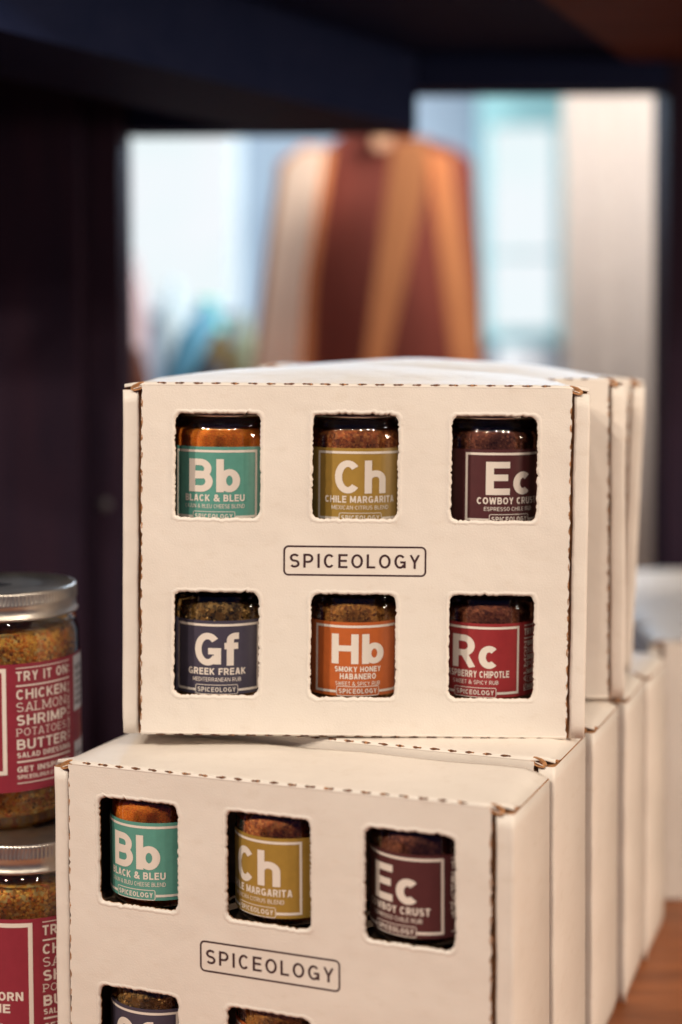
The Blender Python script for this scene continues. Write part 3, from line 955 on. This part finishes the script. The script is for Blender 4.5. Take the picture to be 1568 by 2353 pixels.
# ------------------------------------------------------------------ big jars at the left
BR, BH = 0.0485, 0.1510
M['big_spice'] = spice('coarse_citrus_rub', [(0.30, 0.100, 0.014), (0.55, 0.23, 0.03), (0.62, 0.30, 0.045), (0.30, 0.10, 0.02), (0.66, 0.42, 0.15), (0.44, 0.10, 0.02)], 300, 0.45, 0.9, 0.0015)
M['flake_a'] = simple('golden_flakes', (0.95, 0.56, 0.10), 0.6)
M['flake_b'] = simple('orange_flakes', (0.80, 0.27, 0.03), 0.6)
M['flake_c'] = simple('dark_flakes', (0.24, 0.09, 0.02), 0.7)
M['raspberry'] = simple('raspberry_label', (0.27, 0.026, 0.046), 0.40, var=0.05, scale=150)
def big_jar(label, seed, turn):
    t = thing('large_spice_jar', label, 'jar', group='large stacked spice jars')
    bm = bmesh.new()
    prof = [(0.0, 0.004), (0.034, 0.004), (0.0395, 0.0), (0.0435, 0.0016), (0.0470, 0.0055), (0.0483, 0.0100), (BR, 0.0125), (BR, 0.1180), (0.0480, 0.1225), (0.0465, 0.1255),
            (0.0462, 0.1268), (0.0470, 0.1280), (0.0466, 0.1294), (0.0452, 0.1305), (0.0450, 0.1330)]
    lathe(bm, prof, 96)
    obj('glass_body', bm, M['glass'], t, True)
    bm = bmesh.new()
    prof = [(0.0, 0.008), (0.042, 0.008), (0.0440, 0.013), (0.0447, 0.02), (0.0447, 0.116), (0.0436, 0.1215), (0.0420, 0.1235), (0.02, 0.1240), (0.0, 0.1245)]
    lathe(bm, prof, 96)
    obj('spice', bm, M['big_spice'], t, True)
    bm = flakes_mesh(seed, 2600, ((0.010, 0.022), (0.096, 0.1235), (0.096, 0.1235)), 0.0449, (0.0005, 0.0016), 0.117, 0.0065)
    obj('spice_flakes', bm, [M['flake_a'], M['flake_b'], M['flake_c']], t, kind='stuff')
    lid = obj('lid', lid_mesh(0.0472, 0.1330, 0.0180, 480, 0.0003), M['metal'], t, True)
    r = BR + 0.0004
    lb = obj('label', label_patch(r, 0.0257, 0.1067, -2.9, 1.085, 110), M['raspberry'], t)
    # white box of small print, after the words column
    obj('label', label_patch(r, 0.0257, 0.1067, 1.087, 1.9, 30), M['raspberry'], t)
    bm = bmesh.new()
    ft = 0.1043; fh = 0.0673
    # picture frame on the main field: right upright and the two rails
    xr = 0.0020
    strip(bm, xr - 0.0026, xr, ft - fh, ft)
    strip(bm, -0.088, xr - 0.0026, ft - 0.0026, ft)
    strip(bm, -0.088, xr - 0.0026, ft - fh, ft - fh + 0.0026)
    text(bm, 'Pc', 0.0300, 0.042, -0.0405, ft - 0.040, 'C', t=0.215)
    text(bm, 'PEPPERCORN', 0.0054, 0.050, -0.0040, ft - 0.0475, 'R')
    text(bm, 'LIME', 0.0054, 0.020, -0.0120, ft - 0.0550, 'R')
    text(bm, 'CITRUS PEPPER BLEND', 0.0034, 0.046, -0.0235, ft - 0.0605, 'R', t=0.13)
    rring(bm, -0.0370, ft - fh + 0.0013, 0.043, 0.0085, 0.002, 0.0006)
    text(bm, 'SPICEOLOGY', 0.0042, 0.038, -0.0370, ft - fh - 0.0008, t=0.18, gap=0.17)
    x0, x1 = 0.0080, 0.0480
    T = ft
    W_ = x1 - x0
    def rule(a, b):
        strip(bm, x0, x1, T - b, T - a)
    rule(0, 0.0006)
    text(bm, 'TRY IT ON:', 0.0061, W_, x0, T - 0.0085, 'L', t=0.185, gap=0.17)
    rule(0.0110, 0.0120)
    ww = W_ * 0.905
    for wd, base, cap, sf in (('CHICKEN', 0.0202, 0.0063, False), ('SALMON', 0.0279, 0.0058, True), ('SHRIMP', 0.0366, 0.0066, False),
                              ('POTATOES', 0.0433, 0.0048, True), ('BUTTER', 0.0520, 0.0065, False)):
        text(bm, wd, cap, ww, x0, T - base, 'L', t=0.10 if sf else 0.175, serif=sf, gap=0.13)
    text(bm, 'VEGETABLES', 0.0024, 0.0375, x1, T - 0.0515, 'L', t=0.12, serif=True, rot90=True)
    text(bm, 'SALAD DRESSING', 0.0034, W_, x0, T - 0.0572, 'L', t=0.19)
    rule(0.0591, 0.0602)
    text(bm, 'GET INSPIRED:', 0.0036, W_, x0, T - 0.0663, 'L', t=0.19)
    text(bm, 'SPICEOLOGY.CO/RECIPES', 0.0026, W_ * 1.06, x0, T - 0.0706, 'L', t=0.19)
    rule(0.0729, 0.0735)
    bend(bm, r + 0.0002, 0.003)
    obj('lettering', bm, M['cream'], lb)
    for z0, z1 in ((0.0690, 0.1052), (0.0265, 0.0490)):
        bm = bmesh.new()
        strip(bm, 1.10 * r, 1.75 * r, z0, z1)
        bend(bm, r + 0.0002, 0.003)
        obj('nutrition_panel', bm, M['white_label'], lb)
    bm = bmesh.new()
    zz = 0.099
    for wdt, cp in (('NUTRITION', 0.0034), ('SERVING', 0.0024), ('AMOUNT', 0.0020), ('CALORIES', 0.0026), ('SODIUM', 0.0020), ('PROTEIN', 0.0026)):
        text(bm, wdt, cp, 0.018, 1.14 * r, zz - cp, 'L'); zz -= cp + 0.0022
    bend(bm, r + 0.0005, 0.003)
    obj('small_print', bm, M['grey_print'], lb)
    bm = bmesh.new()
    text(bm, 'PRODUCT', 0.0026, 0.018, 1.14 * r, 0.0400, 'L'); text(bm, 'OF USA', 0.0026, 0.014, 1.14 * r, 0.0352, 'L')
    bend(bm, r + 0.0005, 0.003)
    obj('small_print', bm, M['grey_print'], lb)
    return t, lid

def sticker(lid, cx, cy, s, ang, zt):
    bm = bmesh.new()
    add_box(bm, -s / 2, s / 2, -s / 2, s / 2, 0, 0.0002)
    bm.transform(Matrix.Translation((cx, cy, zt)) @ Matrix.Rotation(ang, 4, 'Z'))
    st = obj('lid_sticker', bm, M['black'], lid)
    bm = bmesh.new()
    text(bm, 'Pc', s * 0.42, s * 0.52, 0, -s * 0.2, t=0.12)
    for v in bm.verts:
        v.co.y, v.co.z = v.co.z, 0.0003 - v.co.y
    bm.transform(Matrix.Translation((cx, cy, zt)) @ Matrix.Rotation(ang + PI, 4, 'Z'))
    bmesh.ops.reverse_faces(bm, faces=bm.faces[:])
    m = obj('lid_lettering', bm, M['grey_print'], lid)

j_low, lid = big_jar('lower of two stacked large jars, raspberry label with CORN and ME, cut off at left', 5, 0)
j_low.location = (-0.2045, 0.9750, 0.0); j_low.rotation_euler = (0, 0, 0.18); j_low.scale = (1.03, 1.03, 0.1550 / 0.1502)
sticker(lid, 0.010, 0.006, 0.026, 0.42, 0.1510 - 0.0008)
j_up, lid = big_jar('upper of two stacked large jars, raspberry label with TRY IT ON list, lid in view', 6, 0)
j_up.location = (-0.2262, 1.0030, 0.1551); j_up.rotation_euler = (0, 0, 0.21); j_up.scale = (1.035, 1.035, 0.1535 / 0.151)
sticker(lid, -0.012, -0.002, 0.026, 0.75, 0.1510 - 0.0008)

# ------------------------------------------------------------------ table and shelf frame
tb = box_obj('table_top', -1.1, 1.3, 0.35, 1.95, -0.04, 0.0, M['table'], kind='structure', bev=0.003)
sh = thing('display_shelf', 'dark stained wooden shelf frame behind and above the boxes', 'shelf')
bx = lambda *a, **k: box_obj(*a, **k)
bx('side_board', -1.15, -0.2776, 1.62, 1.70, 0.0005, 1.25, M['dark'], sh, bev=0.002)
bx('post', -0.2776 + 0.0005, -0.238, 1.655, 1.745, 0.0005, 1.25, M['dark'], sh, bev=0.002)
bx('post', 0.366, 0.95, 1.70, 1.78, 0.0005, 1.25, M['dark'], sh, bev=0.002)
bx('rail', -0.2375, 0.0862, 1.70, 1.75, 0.7085, 1.0, M['darkh'], sh, bev=0.002)
bx('rail', 0.0868, 0.3655, 1.70, 1.75, 0.7530, 1.0, M['darkh'], sh, bev=0.002)
# joist that runs obliquely under the upper shelf
bm = bmesh.new()
dx, dy = 0.546, 0.838
nx_, ny_ = -dy, dx
p0 = Vector((-0.263 - dx * 0.35, 1.17 - dy * 0.35, 0)); p1 = Vector((0.0855, 1.698, 0))
q = [p0, p1, p1 + Vector((nx_, ny_, 0)) * 0.0, p0 + Vector((nx_, ny_, 0)) * 0.136]
pl = [(p0.x, p0.y), (p1.x, p1.y), (-0.10, 1.698), (p0.x + nx_ * 0.136, p0.y + ny_ * 0.136)]
lo_ = [bm.verts.new((x, y, 0.7088)) for x, y in pl]; hi_ = [bm.verts.new((x, y, 0.7925)) for x, y in pl]
bm.faces.new(lo_[::-1]); bm.faces.new(hi_)
for i in range(4):
    bm.faces.new((lo_[i], lo_[(i + 1) % 4], hi_[(i + 1) % 4], hi_[i]))
obj('joist', bm, M['darkh'], sh)
bx('upper_shelf', -1.15, 0.95, 1.05, 1.699, 0.7930, 0.825, M['darkh'], sh)
bm = bmesh.new()
pl = [(0.187 - 0.13 * 0.8, 1.43 - 0.32 * 0.8), (0.319, 1.695), (0.95, 1.695), (0.95, 1.43 - 0.32 * 0.8)]
lo_ = [bm.verts.new((x, y, 0.782)) for x, y in pl]; hi_ = [bm.verts.new((x, y, 0.7925)) for x, y in pl]
bm.faces.new(lo_[::-1]); bm.faces.new(hi_)
for i in range(4):
    bm.faces.new((lo_[i], lo_[(i + 1) % 4], hi_[(i + 1) % 4], hi_[i]))
obj('red_board', bm, M['redwood'], sh)
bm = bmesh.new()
M['dull'] = simple('reflection_grey', (0.07, 0.065, 0.075), 0.6)
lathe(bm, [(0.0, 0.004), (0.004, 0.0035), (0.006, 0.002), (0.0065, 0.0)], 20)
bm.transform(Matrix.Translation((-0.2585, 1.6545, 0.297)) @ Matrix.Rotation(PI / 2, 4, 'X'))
obj('reflection_spot', bm, M['dull'], sh, True)  # small grey disc added for a blurred reflection on the post

# ------------------------------------------------------------------ the shop behind, far out of focus
FL_Z = -0.75
box_obj('floor', -4, 4, -2.5, 4.6, FL_Z - 0.05, FL_Z, wood('shop_floor', (0.10, 0.05, 0.03), (0.18, 0.10, 0.06), 3, (1, 6, 1)), kind='structure')
M['wall'] = simple('pale_blue_wall', (0.24, 0.33, 0.43), 0.8, var=0.08, scale=3)
box_obj('wall', -4, 4, 4.25, 4.35, FL_Z + 0.001, 2.6, M['wall'], kind='structure')
WIN = emit('window_sky', (0.93, 0.96, 1.0), 1.0, (0.84, 0.95, 0.97), 3)
TEAL = simple('teal_frame', (0.30, 0.66, 0.72), 0.5)
PALE = simple('pale_blue_frame', (0.55, 0.70, 0.80), 0.5)
def px(x, y, Y):   # where a sight line through the opening meets the plane at distance Y
    return ((x - 782) / 3484 * Y, 0.4588 - (y - 816) / 3484 * Y)
def window(x0, x1, z0, z1, label, mulls=(), FR=None):
    FR = FR or TEAL
    t = thing('shop_window', label, 'window', ((x0 + x1) / 2, 4.24, z0))
    hw = (x1 - x0) / 2; h = z1 - z0
    bx('pane', -hw, hw, -0.010, -0.004, 0, h, WIN, t)
    for a, b, c, d in ((-hw - 0.03, -hw, -0.04, h + 0.16), (hw, hw + 0.03, -0.04, h + 0.16), (-hw, hw, h, h + 0.16), (-hw, hw, -0.04, 0)):
        bx('frame', a, b, -0.045, -0.003, c, d, FR, t)
    for mz in mulls:
        bx('glazing_bar', -hw, hw, -0.040, -0.012, mz, mz + 0.010, TEAL, t)
    return t
a = px(250, 690, 4.24); b = px(536, 120, 4.24)
window(a[0], b[0], a[1], b[1], 'blown out bright window at left behind the dark shelf post', (), PALE)
a = px(1122, 760, 4.24); b = px(1272, 300, 4.24)
window(a[0], b[0], a[1], b[1], 'tall bright window between brown board and cream curtain', (0.20,))
# window ledge clutter: pale blob below
a = px(1135, 850, 3.9); b = px(1262, 792, 3.9)
bm = bmesh.new(); add_box(bm, a[0], b[0], 3.86, 3.95, a[1] - 0.2, b[1], 0, 0.02)
tag(obj('white_canister', bm, simple('white_enamel', (0.8, 0.84, 0.86), 0.4)), 'blurred pale rounded canister under the tall right window', 'canister')

# curtain with folds
bm = bmesh.new()
n = 90
x0, x1 = px(1292, 0, 3.3)[0], px(1620, 0, 3.3)[0]
A, B = [], []
for i in range(n + 1):
    t = i / n
    y = 3.3 + 0.006 * math.sin(t * 19) + 0.002 * math.sin(t * 47 + 1)
    A.append(bm.verts.new((x0 + (x1 - x0) * t, y, -0.2))); B.append(bm.verts.new((x0 + (x1 - x0) * t, y, 1.5)))
for i in range(n):
    f = bm.faces.new((A[i], A[i + 1], B[i + 1], B[i])); f.smooth = True
r = bmesh.ops.solidify(bm, geom=bm.faces[:], thickness=0.004)
tag(obj('curtain', bm, simple('cream_linen', (0.76, 0.67, 0.61), 0.9, var=0.05, scale=30)), 'cream curtain hanging in vertical folds at the right of the opening', 'curtain')

# counter behind the shelf
ct = thing('counter', 'brown wooden counter behind the display shelf', 'counter', (-0.67, 2.5, FL_Z + 0.001))
bx('counter_top', -0.93, 0.93, -0.5, 0.5, 0.27 - FL_Z, 0.31 - FL_Z, M['table'], ct, bev=0.004)
bx('cabinet', -0.90, 0.90, -0.46, 0.46, 0.0, 0.2695 - FL_Z, M['dark'], ct, bev=0.003)

# slanted boards and easel
def slab(name, pts, y0, y1, mat, lean=0.0, parent=None):
    """pts: outline in picture coordinates, carried to the plane y0 and given real thickness"""
    bm = bmesh.new()
    P = [px(x, y, y0) for x, y in pts]
    f_ = [bm.verts.new((x, y0, z)) for x, z in P]; g_ = [bm.verts.new((x, y1, z)) for x, z in P]
    bm.faces.new(f_); bm.faces.new(g_[::-1])
    n = len(P)
    for i in range(n):
        bm.faces.new((f_[(i + 1) % n], f_[i], g_[i], g_[(i + 1) % n]))
    bmesh.ops.recalc_face_normals(bm, faces=bm.faces[:])
    return obj(name, bm, mat, parent)
MB = wood('brown_leather_board', (0.080, 0.019, 0.014), (0.15, 0.036, 0.024), 4, (6, 6, 1), 0.9, spec=0.1)
ML = simple('pale_beech', (0.82, 0.60, 0.44), 0.6, var=0.1, scale=10)
MT = wood('honey_oak', (0.38, 0.14, 0.055), (0.52, 0.21, 0.085), 6, (6, 6, 1), 0.8, spec=0.1)
YB = 2.30
zc_b = 0.4588 - 0.31
yb = 816 + zc_b / YB * 3484
bd = slab('serving_board', [(590, yb), (700, 640), (742, 420), (762, 335), (800, 306), (875, 306), (960, 318), (1045, 345), (1086, 375), (1104, 620), (1118, yb)], YB, YB + 0.03, MB)
tag(bd, 'large dark brown round-shouldered board standing behind the oak legs', 'board')
sl = slab('narrow_board', [(562, yb), (628, 560), (656, 385), (690, 350), (748, 345), (728, 470), (700, 640), (672, yb)], YB - 0.05, YB - 0.025, ML)
tag(sl, 'pale beech board leaning left of the dark brown board', 'board')
sw = slab('narrow_board', [(552, yb), (614, 560), (642, 378), (700, 336), (768, 345), (748, 470), (724, 640), (700, yb)], YB - 0.022, YB - 0.004, MT)
tag(sw, 'honey oak board mostly hidden behind the pale beech board', 'board')
es = thing('folding_easel', 'honey oak folding easel with two splayed legs before the dark board', 'easel', (0, 0, 0))
slab('leg', [(800, yb), (838, 820), (905, 330), (985, 322), (978, 440), (890, 830), (876, yb)], YB - 0.10, YB - 0.075, MT, parent=es)
slab('leg', [(980, 345), (1036, 362), (1106, 820), (1118, yb), (1062, yb), (1040, 830)], YB - 0.07, YB - 0.045, MT, parent=es)

kn = slab('highlight_spot', [(862, 345), (858, 325), (868, 306), (890, 304), (902, 318), (898, 340), (880, 350)], YB - 0.012, YB - 0.004, simple('highlight_tan', (0.42, 0.22, 0.12), 0.8), parent=bd)  # tan patch added for the pale highlight at the board's top
# clutter at lower left, in front of the left window
def blob(name, x, y, w, h, Y, col, label, cat, lean=0.0):
    cx, cz = px(x, y, Y); r = w / 3484 * Y / 2; hh = h / 3484 * Y
    base = 0.31 if Y < 3 else cz - hh
    bm = bmesh.new()
    top = cz + hh / 2
    H_ = top - base
    lathe(bm, [(0.0, 0.0), (r * 0.9, 0.0), (r, 0.01), (r, H_ * 0.72), (r * 0.75, H_ * 0.85), (r * 0.45, H_ * 0.92), (r * 0.45, H_), (0.0, H_)], 24)
    o = obj(name, bm, simple(name + '_' + cat, tuple(q * 0.55 for q in col), 0.6, spec=0.2), None, True)
    o.location = (cx, Y, base); o.rotation_euler = (0, lean, 0)
    return tag(o, label, cat)
blob('bottle', 372, 780, 100, 200, 2.6, (0.12, 0.34, 0.48), 'blurred blue bottle standing at the lower left of the opening', 'bottle', 0.35)
blob('bottle', 300, 640, 80, 110, 2.9, (0.50, 0.36, 0.36), 'blurred pale pink bottle beside the dark left post', 'bottle')
blob('bottle', 478, 745, 90, 120, 2.75, (0.10, 0.50, 0.36), 'blurred green bottle below the left window', 'bottle')
blob('jar', 505, 800, 90, 80, 2.4, (0.45, 0.30, 0.10), 'blurred mustard jar in front of the green bottle', 'jar')
blob('jar', 560, 790, 60, 130, 2.5, (0.42, 0.48, 0.32), 'blurred sage green jar next to the beech board', 'jar')
blob('tin', 315, 835, 60, 80, 2.2, (0.20, 0.06, 0.03), 'blurred rusty brown tin at the foot of the left post', 'tin')
blob('tin', 480, 850, 110, 60, 2.2, (0.03, 0.03, 0.04), 'blurred black low tin just above the front box lid', 'tin')
blob('bottle', 400, 690, 70, 90, 2.95, (0.50, 0.62, 0.66), 'blurred white-blue bottle between the pink and the green one', 'bottle')

# names: keep everything plain
for o in bpy.data.objects:
    if o.type == 'MESH' and o.parent is None and 'kind' not in o and 'label' not in o:
        o['kind'] = 'structure'
